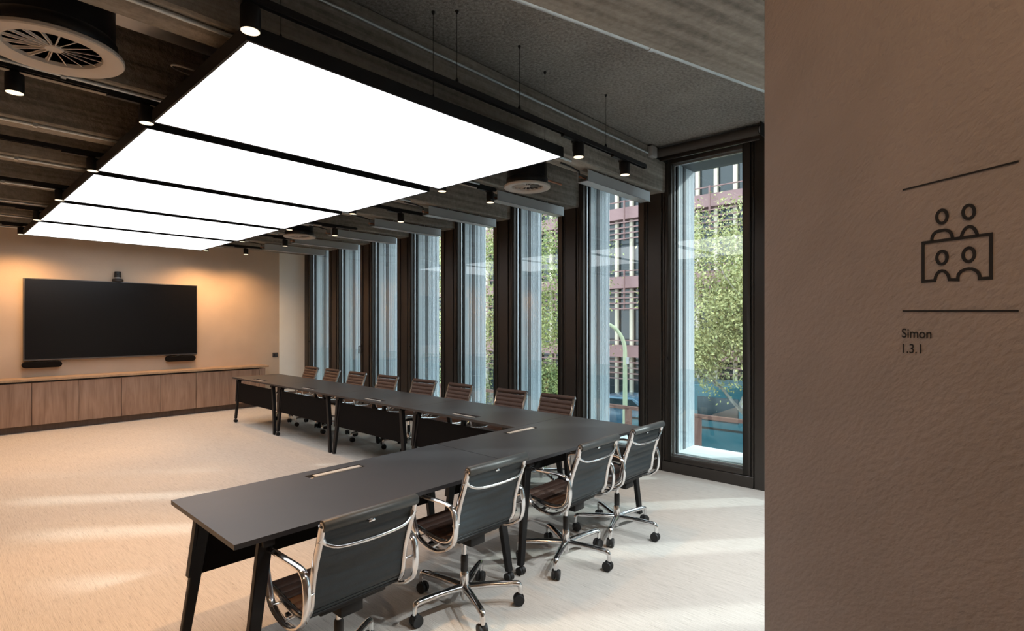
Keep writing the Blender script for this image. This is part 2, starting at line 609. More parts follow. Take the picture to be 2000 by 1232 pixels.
def stroke(m, pts, wdt, closed=False):
    """a flat painted line of the given width, standing one millimetre off the wall"""
    P = [Vector(p) for p in pts]
    n = len(P)
    L, R = [], []
    for i in range(n):
        a = P[i - 1] if (i > 0 or closed) else P[i]
        b = P[(i + 1) % n] if (i < n - 1 or closed) else P[i]
        d1 = (P[i] - a); d2 = (b - P[i])
        if d1.length < 1e-9: d1 = d2
        if d2.length < 1e-9: d2 = d1
        d1 = d1.normalized(); d2 = d2.normalized()
        n1 = Vector((-d1.y, d1.x)); n2 = Vector((-d2.y, d2.x))
        nn = (n1 + n2)
        nn = nn.normalized() if nn.length > 1e-6 else n1
        k = wdt / 2 / max(.4, nn.dot(n1))
        L.append(P[i] + nn * k); R.append(P[i] - nn * k)
    vs = []
    for off in (.0012, .0002):
        vs += [wall_pt(p.x, p.y, off) for p in L] + [wall_pt(p.x, p.y, off) for p in R]
    fs = []
    for i in range(n if closed else n - 1):
        j = (i + 1) % n
        fs.append((i, j, n + j, n + i))
        fs.append((2 * n + i, 2 * n + j, j, i))
        fs.append((n + i, n + j, 3 * n + j, 3 * n + i))
    m.add(vs, fs)


sign = thing('wall_sign', 'black room sign with meeting table icon and name on brown plaster wall', 'sign', wall_pt(.45, 1.3, 0))
inv = Matrix.Translation(-sign.location)


def spx(pts):
    return [onwall(1540 + x / 2.865, 290 + y / 2.865) for x, y in pts]


def arc(cx, cy, rx, ry, a0, a1, n, sh=0.0):
    return [(cx + rx * cos(radians(a0 + (a1 - a0) * i / n)), cy + sh * rx * cos(radians(a0 + (a1 - a0) * i / n)) - ry * sin(radians(a0 + (a1 - a0) * i / n))) for i in range(n + 1)]


def sign_part(name, strokes):
    m = MB()
    for pts, wd_, cl in strokes:
        stroke(m, spx(pts), wd_, cl)
    o = m.build(name, 'print_black', sign)
    o.matrix_parent_inverse = inv
    return o


SWD = .0062
sign_part('line', [([(640, 232), (1291, 71)], .0036, False)])
sign_part('line', [([(640, 909), (1291, 908)], .0036, False)])
table_icon = [(754, 528), (1135, 478), (1135, 724), (1071, 728)] + [(1071, 715)] + \
    [(1066, 698), (1050, 682), (1030, 674), (1010, 673), (990, 676), (968, 686), (952, 704), (949, 720), (949, 734)] + \
    [(902, 734), (896, 712), (886, 696), (873, 686), (860, 684), (846, 687), (834, 698), (826, 714), (820, 738), (754, 743)]
sign_part('table_symbol', [(table_icon, SWD, True)])
for (cx, cy, rx, ry) in ((860, 381, 29, 37), (1010, 355, 32, 38), (860, 610, 29, 36), (1010, 594, 32, 38)):
    sign_part('head_symbol', [(arc(cx, cy, rx, ry, 0, 342, 19, -.10), SWD, True)])
sign_part('shoulder_symbol', [([(803, 520), (804, 500), (812, 480), (826, 466), (845, 460), (880, 456), (900, 462), (914, 478), (920, 504)], SWD, False)])
sign_part('shoulder_symbol', [([(967, 498), (974, 476), (984, 456), (996, 443), (1012, 436), (1028, 439), (1042, 450), (1053, 468), (1059, 488)], SWD, False)])


def sign_text(body, px0, pyb, pxr, cap):
    """lettering on the sign wall; px0/pyb the left end of the base line, pxr its right end, cap the cap-height pixels"""
    cu = bpy.data.curves.new('lettering', 'FONT')
    cu.body = body
    cu.size = 1.0
    cu.extrude = 0.0
    cu.offset = 0.007
    o = bpy.data.objects.new('lettering', cu)
    C.objects.link(o)
    dg = bpy.context.evaluated_depsgraph_get()
    me = bpy.data.meshes.new_from_object(o.evaluated_get(dg))
    bpy.data.objects.remove(o)
    xs = [v.co.x for v in me.vertices]; ys = [v.co.y for v in me.vertices]
    x0, x1, y0, y1 = min(xs), max(xs), 0.0, max(ys)
    s0, z0 = onwall(px0, pyb[0]); s1, z1 = onwall(pxr, pyb[1])
    st, zt = onwall(px0, pyb[0] - cap)
    h = zt - z0
    vs = []
    for v in me.vertices:
        u = (v.co.x - x0) / (x1 - x0); q = (v.co.y - y0) / (y1 - y0)
        vs.append(wall_pt(s0 + (s1 - s0) * u, z0 + (z1 - z0) * u + h * q, .0009))
    fs = [tuple(p.vertices) for p in me.polygons]
    mb = MB().add(vs, fs)
    p = mb.build('lettering', 'print_black', sign)
    p.matrix_parent_inverse = inv
    bpy.data.meshes.remove(me)
    return p


sign_text('Simon', 1540 + 636 / 2.865, (290 + 1057 / 2.865, 290 + 1062 / 2.865), 1540 + 801 / 2.865, 51 / 2.865)
sign_text('1.3.1', 1540 + 640 / 2.865, (290 + 1142 / 2.865, 290 + 1147 / 2.865), 1540 + 744 / 2.865, 51 / 2.865)

# ------------------------------------------------------------------ lights: glowing panels, tracks and spots
PX0, PX1 = .988, 3.29
PZ0, PZ1 = 2.896, 2.972
PY = [2.511 + 1.609 * i for i in range(5)]
PL = 1.444
pn = ['large glowing white ceiling panel closest to the camera', 'glowing white ceiling panel, second from the camera',
      'middle one of the five glowing ceiling panels', 'glowing ceiling panel, second from the screen wall',
      'glowing ceiling panel closest to the screen wall']
for i, y in enumerate(PY):
    t = thing('light_panel', pn[i], 'ceiling light', ((PX0 + PX1) / 2, y + PL / 2, PZ0), 0, 'glowing ceiling panels')
    hx, hy, hz = (PX1 - PX0) / 2, PL / 2, PZ1 - PZ0
    m = MB()
    m.box(-hx - .012, hx + .012, -hy - .012, -hy, 0, hz); m.box(-hx - .012, hx + .012, hy, hy + .012, 0, hz)
    m.box(-hx - .012, -hx, -hy, hy, 0, hz); m.box(hx, hx + .012, -hy, hy, 0, hz)
    m.box(-hx, hx, -hy, hy, hz - .006, hz)
    m.build('frame', 'black_metal', t)
    MB().box(-hx, hx, -hy, hy, .002, .010).build('diffuser', 'panel_glow', t)
    for sx in (-.86, -.06, .86):
        for sy in (-1, 1):
            xx = hx * sx
            yy = (hy - .03) * sy
            # up to the slab or, where a beam is above, to its soffit
            gy = y + PL / 2 + yy
            kk = (gy - BY0) % PITCH
            top = (ZB if (kk < .27 and gy > BY0) else ZS) - PZ0
            m = MB()
            m.tube([(xx, yy, hz - .004), (xx, yy, top)], .0018, 5)
            m.lathe([(.008, 0), (.008, .022), (.003, .035)], 8, (xx, yy, hz - .003))
            m.lathe([(.004, -.02), (.011, -.004), (.011, 0)], 8, (xx, yy, top))
            m.build('suspension_wire', 'black_metal', t)

TY = [2.43 + 1.609 * i for i in range(6)]
TZ = 3.032
for i, y in enumerate(TY):
    t = thing('lighting_track', 'black lighting track rail along the ceiling, %s from the camera' % ORD[i], 'track rail', (0, y, TZ), 0, 'ceiling track rails')
    xe = 4.12 if i == 1 else 4.42
    m = MB()
    m.box(XL + .3, xe, -.018, -.013, 0, .034); m.box(XL + .3, xe, .013, .018, 0, .034); m.box(XL + .3, xe, -.013, .013, .012, .034)
    m.build('rail', 'black_metal', t)
    MB().lathe([(.0, xe + .028), (.012, xe + .025), (.018, xe + .015), (.019, xe)], 14, (0, 0, .016), axis='x').build('end_cap', 'black_metal', t, smooth=50)
    for xx in (-1.4, .35, 2.16, 2.72, 3.78):
        kk = (y - BY0) % PITCH
        top = (ZB if (kk < .27 and y > BY0) else ZS) - TZ
        if top < .05:
            continue
        m = MB().tube([(xx, 0, .03), (xx, 0, top)], .0018, 5)
        m.lathe([(.010, .03), (.010, .055), (.003, .068)], 8, (xx, 0, 0)); m.lathe([(.004, -.02), (.011, -.004), (.011, 0)], 8, (xx, 0, top))
        m.build('suspension_wire', 'black_metal', t)
    for xx in (3.30, 3.98, .86):
        MB().box(xx - .10, xx + .10, -.016, .016, -.016, .0).build('track_adapter', 'black_metal', t)

SPX = [.965, 3.40, 4.08]
SPN = ['left of the glowing panels', 'right of the glowing panels', 'nearest the windows']


def make_spot():
    t = thing('track_spotlight', 'x', 'spotlight')
    m = MB()       # origin at the underside of the track
    m.lathe([(.040, -.126), (.042, -.122), (.042, -.028), (.040, -.024)], 24)
    m.build('body', 'black_metal', t, smooth=40)
    m = MB().box(-.009, .009, .036, .052, -.075, .0)
    m.box(-.02, .02, .0, .052, -.012, .002)
    m.build('bracket', 'black_metal', t)
    MB().lathe([(.030, -.1275), (.040, -.1275), (.040, -.120), (.030, -.120), (.030, -.1275)], 24).build('rim', 'black_metal', t, smooth=40)
    MB().lathe([(.0385, -.1285), (.0385, -.1262)], 24).build('lens', 'lamp_glow', t, smooth=40)
    return t


def add_lamp(t, name, e, size=74, blend=.7, col=WARM, rot=(0, 0, 0), z=-.15):
    li = bpy.data.lights.new(name, 'SPOT')
    li.energy = e
    li.color = col
    li.spot_size = radians(size)
    li.spot_blend = blend
    li.shadow_soft_size = .035
    o = bpy.data.objects.new(name, li)
    C.objects.link(o)
    o.parent = t
    o.location = (0, 0, z)
    o.rotation_euler = rot
    return o


spot0 = make_spot()
first = True
for i, y in enumerate(TY):
    xs = list(zip(SPX, SPN, (0, 1, 2)))
    xs.append((-1.5, 'added unseen far out on the left', 3))  # out of view, added for more warm light on the left floor
    if i == 1:
        xs.append((.345, 'beside the big round diffuser', 4))
    for (x, wh, k) in xs:
        s = spot0 if first else copy_tree(spot0)
        first = False
        s.location = (x - (.02 if i == 1 and k == 2 else 0), y, TZ)
        tag(s, 'black spotlight %s, %s track from the camera' % (wh, ORD[i]), 'spotlight', 'track spotlights')
        s['_e'] = SPOT * (1.0 if k in (0, 3, 4) else .30 if k == 1 else .17) * (.70 if i == 5 else 1) * (3.2 if i == 5 and k in (1, 2) else 1)
for s in [o for o in C.objects if o.name.split('.')[0] == 'track_spotlight']:
    if s.location.y > 10:
        add_lamp(s, 'spot_lamp', s['_e'], 150, .8)
    else:
        add_lamp(s, 'spot_lamp', s['_e'])
    del s['_e']

# unseen spotlights behind the camera and the sign wall, added to fill the light
NEUTRAL = (0.90, 0.97, 1.0)
CAMSIDE = -WNM
lw = E0 - WD * 1.7 + CAMSIDE * .62
sg = wall_pt(.60, 2.2, 0)
for (lx, ly, lz, e, col, aim, lb) in (
        (lw.x, lw.y, ZS, 72.0, (1.0, .68, .43), sg, 'unseen black ceiling spotlight washing the sign wall'),
        (-1.2, -1.3, ZS, 40.0, WARM, None, 'added unseen spotlight in the corridor behind the camera'),
        (2.55, .10, ZS, 235.0, NEUTRAL, None, 'added unseen fill spotlight behind the sign wall, closest to it'),
        (3.60, -.05, ZS, 265.0, NEUTRAL, None, 'added unseen fill spotlight behind the sign wall, middle of three'),
        (4.60, -.25, ZS, 270.0, NEUTRAL, None, 'added unseen fill spotlight behind the sign wall, closest to the windows')):
    s = copy_tree(spot0)
    for ch in list(s.children):
        if ch.type == 'LIGHT':
            bpy.data.objects.remove(ch)
    s.location = (lx, ly, lz)
    tag(s, lb, 'spotlight', 'added unseen spotlights')
    lamp = add_lamp(s, 'spot_lamp', e, 118, .8, col)
    if aim is not None:
        d_ = aim - Vector((lx, ly, lz - .15))
        lamp.rotation_euler = d_.to_track_quat('-Z', 'Y').to_euler()

# ------------------------------------------------------------------ aluminium channels, conduits, ducts
for i in range(7):
    y = BY0 + PITCH * i
    t = thing('aluminium_channel', 'pale aluminium channel under the beam left of the %s window from the camera' % ORD[i], 'channel', (4.15, y + .07, ZB), 0, 'channels under the beams')
    m = MB()
    m.box(0, 1.17, 0, .004, -.125, -.022); m.box(0, 1.17, -.0, .12, -.125, -.121); m.box(0, 1.17, .116, .12, -.125, -.03)
    m.box(-.012, 1.17, -.004, .01, -.129, -.125)
    m.build('profile', 'channel_alu', t)
    MB().box(1.166, 1.172, .004, .116, -.121, -.03).build('end_plate', 'channel_alu', t)
    for xx in (.32, .86):
        MB().tube([(xx, .012, -.03), (xx, .012, 0)], .006, 8).box(xx - .02, xx + .02, .004, .02, -.034, -.022).build('hanger', 'galvanised', t)
    m = MB().tube([(-.02, .085, -.06), (-.02, .085, -.03), (-.14, .085, -.014), (-.30, .085, -.010)], .008, 6)
    tag(m.build('feed_pipe', 'black_metal', t, smooth=50), 'dark flexible feed')
    m = MB().tube([(.05, .06, -.09), (-.04, .06, -.09)], .007, 8).lathe([(.012, -.05), (.012, -.03)], 8, (0, .06, -.09), axis='x')
    m.build('copper_end', 'copper', t)
for i in range(8):
    y = BY0 + PITCH * i
    t = thing('conduit', 'galvanised steel conduit under the %s straight concrete beam from the camera' % ORD[i], 'conduit', (0, y + .05, ZB), 0, 'conduits under the beams')
    m = MB().tube([(XL + .02, 0, -.013), (3.86, 0, -.013)], .011, 8)
    m.build('tube', 'galvanised', t, smooth=60)
    m = MB()
    for xx in (-2.2, -.6, .55, 1.9, 3.5):
        m.box(xx - .012, xx + .012, -.02, .02, -.027, 0)
    m.build('strap', 'galvanised', t)
t = thing('conduit', 'thin pale steel conduit along the side of the first beam, above the track', 'conduit', (0, BY0 - .014, 3.405))
MB().tube([(XL + .02, 0, 0), (5.12, 0, 0)], .010, 8).build('tube', 'galvanised', t, smooth=60)
jb = MB().box(5.13, 5.24, BY0 - .06, BY0 - .002, 3.37, 3.48).build('junction_box', 'plastic_grey', bevel=.006)
tag(jb, 'small grey junction box beside the roller blind above the nearest window', 'junction box')
for k, (off, zz, rr, lb) in enumerate(((-.012, ZB + .02, .018, 'thick galvanised conduit along the far edge of the oblique beam'),
                                       (.60, ZB + .10, .014, 'galvanised conduit on the near side of the oblique beam'))):
    t = thing('conduit', lb, 'conduit', A0)
    o = N0 * off + Vector((0, 0, zz - ZB))
    MB().tube([D0 * -4.6 + o, D0 * 4.0 + o], rr, 10).build('tube', 'galvanised', t, smooth=60)
    for s_ in (-2.4, -.75, .95, 2.6):
        c_ = D0 * s_ + o
        MB().tube([c_ - D0 * .014, c_ + D0 * .014], rr * 1.3, 10).build('strap', 'galvanised', t, smooth=50)

du = thing('air_duct', 'long shiny galvanised air duct between the first two beams', 'duct', (0, 3.12, 3.24))
MB().box(XL + .05, 4.1, 0, .42, 0, .22).build('body', 'duct_metal', du)
m = MB()
for xx in (-2, -.7, .6, 1.9, 3.2):
    m.box(xx - .015, xx + .015, -.012, .432, -.012, .232)
m.build('flange', 'duct_metal', du)
cp = thing('copper_pipe', 'thin copper pipe under the ceiling between the first two beams', 'pipe', (0, 3.74, 3.20))
MB().tube([(2.6, 0, 0), (4.9, 0, 0)], .012, 8).build('tube', 'copper', cp, smooth=60)
lp = MB()
lp.tube([(.10 * cos(a), .10 * sin(a), 0) for a in [radians(j * 12) for j in range(30)]], .006, 6, closed=True)
lo = lp.build('cable_loop', 'plastic_grey', smooth=60)
lo.location = (1.06, 3.50, 3.09)
lo.rotation_euler = (.25, .1, 0)
tag(lo, 'thin coiled cable loop hanging beside the glowing panels', 'cable')


def diffuser(x, y, rr, label, z=2.955, ztop=ZS):
    t = thing('swirl_diffuser', label, 'air diffuser', (x, y, z), 0, 'round swirl diffusers')
    MB().lathe([(rr * .86, .035), (rr * .86, ztop - z)], 36).build('plenum', 'plenum_black', t, smooth=40)
    MB().lathe([(rr * .86, .10), (rr * .90, .085), (rr * .90, .045), (rr * .86, .03)], 36).build('collar', 'plenum_black', t, smooth=40)
    m = MB().lathe([(rr * .66, .030), (rr * .68, .012), (rr * .75, .002), (rr * .98, .0), (rr, .006), (rr, .020), (rr * .97, .026), (rr * .86, .034), (rr * .66, .034)], 40)
    m.build('ring', 'diffuser_white', t, smooth=40)
    MB().lathe([(0, .016), (rr * .12, .016), (rr * .14, .022), (rr * .14, .05), (0, .05)], 20).build('hub', 'diffuser_white', t, smooth=40)
    MB().lathe([(rr * .68, .110), (rr * .68, .118)], 30).build('back_plate', 'plenum_black', t, smooth=40)
    n = 16
    vm = MB()
    r0, r1 = rr * .12, rr * .67
    vm.hexa([(r0, -.002, .020), (r1, -.004, .020), (r1, .002, .020), (r0, .002, .020)],
            [(r0, .010, .05), (r1, .055, .075), (r1, .060, .075), (r0, .014, .05)])
    v0 = vm.build('vane', 'diffuser_white', t)
    for k in range(1, n):
        v = v0.copy()
        C.objects.link(v)
        v.parent = t
        v.rotation_euler = (0, 0, 2 * pi * k / n)
    return t


diffuser(.435, 3.44, .285, 'big round swirl air diffuser on black duct, top left', ztop=3.24)
diffuser(4.02, 3.49, .228, 'round white swirl air diffuser right of the nearest glowing panel', ztop=3.24)
diffuser(3.94, 8.07, .235, 'small distant round air diffuser near the far windows', 2.95)
diffuser(.19, 7.95, .26, 'small distant round air diffuser at the left picture edge', 2.95)

# roller blind over the nearest window
rb = thing('roller_blind', 'dark rolled-up roller blind above the nearest window', 'blind', (5.30, 1.72, 3.44))
MB().lathe([(.046, 0), (.046, 1.035)], 24, axis='y').build('tube', 'blind_cloth', rb, smooth=40)
MB().box(.018, .038, .01, 1.03, -.085, -.06).build('bottom_bar', 'bronze', rb, bevel=.004, seg=1)
MB().box(.034, .040, .01, 1.03, -.07, -.005).build('cloth', 'blind_cloth', rb)
for yy in (-.03, 1.035):
    MB().box(-.05, .23, yy, yy + .012, -.06, .058).build('bracket', 'bronze_dark', rb)
MB().lathe([(.030, -.018), (.034, -.012), (.034, 0)], 16, axis='y').build('end_wheel', 'plastic_grey', rb, smooth=40)

# ------------------------------------------------------------------ screen wall furniture
tv = thing('television', 'very large black wall-mounted screen with thin grey frame', 'screen', (2.232, YT - .06, 1.05))
hw, hh = 1.195, 1.268
m = MB()
m.box(-hw, hw, -.03, .03, 0, hh)
m.build('housing', 'tv_bezel', tv, bevel=.005)
MB().box(-hw + .014, hw - .014, -.033, -.029, .022, hh - .012).build('display', 'tv_screen', tv)
MB().box(-.4, .4, .03, .06, .4, .9).build('wall_mount', 'plastic_black', tv)
vc = thing('video_camera', 'small black conference camera standing on top of the screen', 'camera', (2.225, YT - .06, 2.320))
MB().lathe([(.073, 0), (.080, .006), (.080, .040), (.070, .048), (.045, .052)], 28).build('base', 'plastic_black', vc, smooth=40)
MB().lathe([(.043, .052), (.046, .06), (.046, .075)], 28).build('neck', 'plastic_grey', vc, smooth=40)
MB().lathe([(.050, .075), (.046, .165), (.042, .172), (.0, .172)], 28).build('head', 'plastic_black', vc, smooth=40)
MB().lathe([(.018, -.054), (.020, -.045), (.020, -.03)], 20, (0, 0, .12), axis='y').build('lens', 'tv_screen', vc, smooth=40)
for (xc, lb) in ((1.26, 'black rounded speaker bar under the left end of the screen'), (3.165, 'black rounded speaker bar under the right end of the screen')):
    t = thing('speaker_bar', lb, 'speaker', (xc, YT - .05, .985), 0, 'speaker bars under the screen')
    hl, r_ = .238, .047
    pts = [(-hl + r_ + r_ * cos(radians(a)), 0, r_ * sin(radians(a))) for a in range(90, 271, 15)] + [(hl - r_ + r_ * cos(radians(a)), 0, r_ * sin(radians(a))) for a in range(-90, 91, 15)]
    MB().prism([(p[0], -.045, p[2]) for p in pts], (0, .09, 0)).build('body', 'black_fabric', t, bevel=.012, seg=3)
    MB().prism([(p[0] * .97, -.048, p[2] * .82) for p in pts], (0, .006, 0)).build('grille', 'black_fabric', t)
ws = thing('wall_socket', 'small dark square socket plate on the wall right of the screen', 'socket', (4.98, YT, .972))
ws.location.x = 4.90
MB().box(-.055, .055, -.010, 0, -.045, .045).build('plate', 'socket_grey', ws, bevel=.004)
MB().lathe([(.020, -.013), (.022, -.010)], 16, (-.02, 0, 0), axis='y').build('outlet', 'plastic_black', ws, smooth=40)

CF = 10.72
DP = .5535
cabn = ['at the far left, outside the screen', 'left end of the row in view', 'under the left half of the screen', 'under the right half of the screen', 'at the right end of the row']
for u in range(5):
    x0 = -1.11 + u * 2 * DP
    t = thing('cabinet', 'low wooden two-door cabinet %s' % cabn[u], 'cabinet', (x0, CF, 0), 0, 'low cabinets under the screen')
    xr = 2 * DP + (.115 if u == 4 else 0)
    MB().box(0.001, xr - .001, .02, YT - CF - .03, .10, .742).build('body', 'plinth_wood', t)
    MB().box(0.001, xr - .001, .075, .095, 0, .10).build('plinth', 'plinth_wood', t)
    for k in range(2):
        a, b = k * DP + (.004 if k == 0 else .0012), (k + 1) * DP - (.004 if k == 1 else .0012)
        MB().box(a, b, 0, .02, .105, .735).build('door', 'door_wood', t, bevel=.0015, seg=1)
    if u == 4:
        MB().box(2 * DP + .003, xr, -.002, YT - CF - .03, 0.0, .742).build('end_panel', 'door_wood', t)
wtop = MB().box(-1.13, 4.60, CF - .03, YT, .762, .796).build('worktop', 'top_wood', bevel=.002, seg=1)
tag(wtop, 'long light-wood worktop running over the low cabinets', 'worktop')
MB().box(-1.12, 4.43, CF + .012, YT, .742, .762).build('shadow_gap', 'bronze_dark', wtop)

# ------------------------------------------------------------------ tables
TH = .74


def make_table(label, x0, x1, y0, y1, inner, castors, slot=(.02, .06)):
    """inner: 'x-' for the long run (length along y, inner side towards -x), 'y+' for the short run (length along x).
    Local frame: length along local x, inner side towards local +y."""
    if inner == 'y+':
        L, W = x1 - x0, y1 - y0
        loc, rz = ((x0 + x1) / 2, (y0 + y1) / 2, 0), 0.0
    else:
        L, W = y1 - y0, x1 - x0
        loc, rz = ((x0 + x1) / 2, (y0 + y1) / 2, 0), pi / 2      # local +x -> +Y, local +y -> -X
    t = thing('conference_table', label, 'table', loc, rz, 'grey conference tables')
    h = L / 2 - .002
    hw_ = W / 2 - .001
    # slab around the cable slot
    sx0, sx1 = -.20, .16
    sy1 = hw_ - .085
    sy0 = sy1 - .075
    m = MB()
    z0, z1 = TH - .022, TH
    m.box(-h, sx0, -hw_, hw_, z0, z1); m.box(sx1, h, -hw_, hw_, z0, z1)
    m.box(sx0, sx1, -hw_, sy0, z0, z1); m.box(sx0, sx1, sy1, hw_, z0, z1)
    bm_ = m.build('tabletop', 'table_top', t)
    MB().box(sx0 + .002, sx1 - .002, sy0 + .002, sy1 - .002, z0 - .006, z0 + .004).build('cable_tray', 'slot_cream', t)
    MB().box(sx0 + .05, sx1 - .002, sy0 + .035, sy1 - .002, TH - .009, TH - .004).build('cable_flap', 'slot_cream', t)
    # legs splay towards the table ends
    for sx in (-1, 1):
        for sy in (-1, 1):
            xt, xb = sx * (h - .150), sx * (h - .045)
            yt = sy * (hw_ - .060)
            yb = sy * (hw_ - .030)
            cas = (sx, sy) in castors
            zb = .062 if cas else 0.0
            a, bq, cq = .020, .031, .017
            xbb = xb + (xt - xb) * zb / .71
            yb = yb + (yt - yb) * zb / .71
            bot = [(xbb - bq * .72, yb - cq, zb), (xbb + bq * .72, yb - cq, zb), (xbb + bq * .72, yb + cq, zb), (xbb - bq * .72, yb + cq, zb)]
            top = [(xt - bq, yt - cq, .712), (xt + bq, yt - cq, .712), (xt + bq, yt + cq, .712), (xt - bq, yt + cq, .712)]
            lg = MB().hexa(bot, top).build('leg', 'black_metal', t, bevel=.004, seg=1)
            if cas:
                m = MB().lathe([(.007, .03), (.007, .066)], 8, (xbb, yb, 0))
                for q in (-1, 1):
                    m.lathe([(.020, q * .010 - .009), (.026, q * .016 - .007), (.026, q * .016 + .007), (.020, q * .022 + .006)], 16, (xbb, yb, .027), axis='x')
                m.box(xbb - .010, xbb + .010, yb - .012, yb + .012, .022, .048)
                m.build('castor', 'rubber', lg, smooth=40)
    for sx in (-1, 1):
        MB().box(sx * (h - .150) - .025, sx * (h - .150) + .025, -hw_ + .02, hw_ - .02, TH - .055, TH - .022).build('leg_rail', 'black_metal', t)
    MB().box(-h + .20, h - .20, -.06, -.02, TH - .062, TH - .022).build('cross_beam', 'black_metal', t)
    # modesty panel on the inner side
    yp = hw_ - .045
    zt, zb = .652, .345
    def lx(z): return h - .045 - .105 * z / .71
    m = MB().hexa([(-lx(zb), yp - .006, zb), (lx(zb), yp - .006, zb), (lx(zb), yp + .004, zb), (-lx(zb), yp + .004, zb)],
                  [(-lx(zt), yp - .006, zt), (lx(zt), yp - .006, zt), (lx(zt), yp + .004, zt), (-lx(zt), yp + .004, zt)])
    m.build('modesty_panel', 'black_fabric', t)
    for sx in (-1, 1):
        xa, xb_ = lx(zt) + .036, lx(zb) + .036
        lo_ = sorted((sx * (xb_ - .040), sx * (xb_ + .002)))
        hi_ = sorted((sx * (xa - .042), sx * (xa + .002)))
        m = MB().hexa([(lo_[0], yp - .022, zb), (lo_[1], yp - .022, zb), (lo_[1], yp + .022, zb), (lo_[0], yp + .022, zb)],
                      [(hi_[0], yp - .022, .70), (hi_[1], yp - .022, .70), (hi_[1], yp + .022, .70), (hi_[0], yp + .022, .70)])
        m.build('panel_bracket', 'black_metal', t)
    return t


XI, XO = 3.446, 4.213
YS = [9.402, 7.85, 6.256, 4.69, 3.125]
ln = ['grey conference table at the screen end of the long row', 'grey conference table, second from the screen in the long row',
      'grey conference table, third from the screen in the long row', 'grey conference table of the long row touching the short row']
for k in range(4):
    make_table(ln[k], XI, XO, YS[k + 1], YS[k], 'x-', {(1, 1), (1, -1)} if k < 2 else {(-1, -1)})
make_table('grey conference table at the window corner, with two chairs on its near side', 2.575, XO, 2.305, 3.125, 'y+', {(-1, -1)})
make_table('nearest grey conference table, with a free left end', .85, 2.575, 2.305, 3.125, 'y+', {(1, -1), (1, 1)})

# ------------------------------------------------------------------ chairs


def smooth_path(pts, n=6):
    """Catmull-Rom through the points"""
    P = [Vector(p) for p in pts]
    out = []
    for i in range(len(P) - 1):
        p0 = P[i - 1] if i else P[0] * 2 - P[1]
        p1, p2 = P[i], P[i + 1]
        p3 = P[i + 2] if i + 2 < len(P) else P[-1] * 2 - P[-2]
        for k in range(n):
            t = k / n
            out.append(.5 * ((2 * p1) + (p2 - p0) * t + (2 * p0 - 5 * p1 + 4 * p2 - p3) * t * t + (3 * p1 - p0 - 3 * p2 + p3) * t ** 3))
    out.append(P[-1])
    return out


# profile of the side frame in (y, z): from the top of the back down and forward to the seat front
PROF = [(-.265, .845), (-.245, .775), (-.212, .685), (-.190, .610), (-.180, .545), (-.168, .490), (-.130, .450), (-.070, .432),
        (.03, .436), (.13, .450), (.20, .457), (.235, .450), (.250, .432)]


def sling(m, prof, x, thick, rib, bulge):
    """ribbed leather sheet following the profile between the side frames; front faces material 0, rear faces material 1"""
    P = [Vector(p) for p in prof]
    S = [0]
    for i in range(1, len(P)):
        S.append(S[-1] + (P[i] - P[i - 1]).length)
    tot = S[-1]
    nr = max(1, round(tot / rib))
    ns = nr * 6
    rows = []
    for k in range(ns + 1):
        s = tot * k / ns
        j = max(i for i in range(len(S)) if S[i] <= s + 1e-9)
        j = min(j, len(P) - 2)
        u = (s - S[j]) / (S[j + 1] - S[j])
        p = P[j].lerp(P[j + 1], u)
        a = P[max(j - 1, 0)]; b = P[min(j + 2, len(P) - 1)]
        t = (b - a).normalized()
        nrm = Vector((-t.y, t.x))        # towards the sitter
        ph = (k % 6) / 6
        bl = bulge * abs(sin(pi * ph)) ** .6
        rows.append((p + nrm * (thick / 2 + bl), p - nrm * (thick / 2 + bl * .6)))
    n = len(rows)
    vs = []
    for f_, b_ in rows:
        vs += [(-x, f_.x, f_.y), (x, f_.x, f_.y), (-x, b_.x, b_.y), (x, b_.x, b_.y)]
    fs, mi = [], []
    for k in range(n - 1):
        o, q = 4 * k, 4 * k + 4
        for f, mm in (((o, o + 1, q + 1, q), 0), ((o + 3, o + 2, q + 2, q + 3), 1), ((o + 2, o, q, q + 2), 1), ((o + 1, o + 3, q + 3, q + 1), 1)):
            fs.append(f); mi.append(mm)
    fs.append((0, 2, 3, 1)); mi.append(1)
    e = 4 * (n - 1)
    fs.append((e, e + 1, e + 3, e + 2)); mi.append(1)
    o = len(m.v)
    m.v += vs
    m.f += [tuple(i + o for i in f) for f in fs]
    m.m += mi


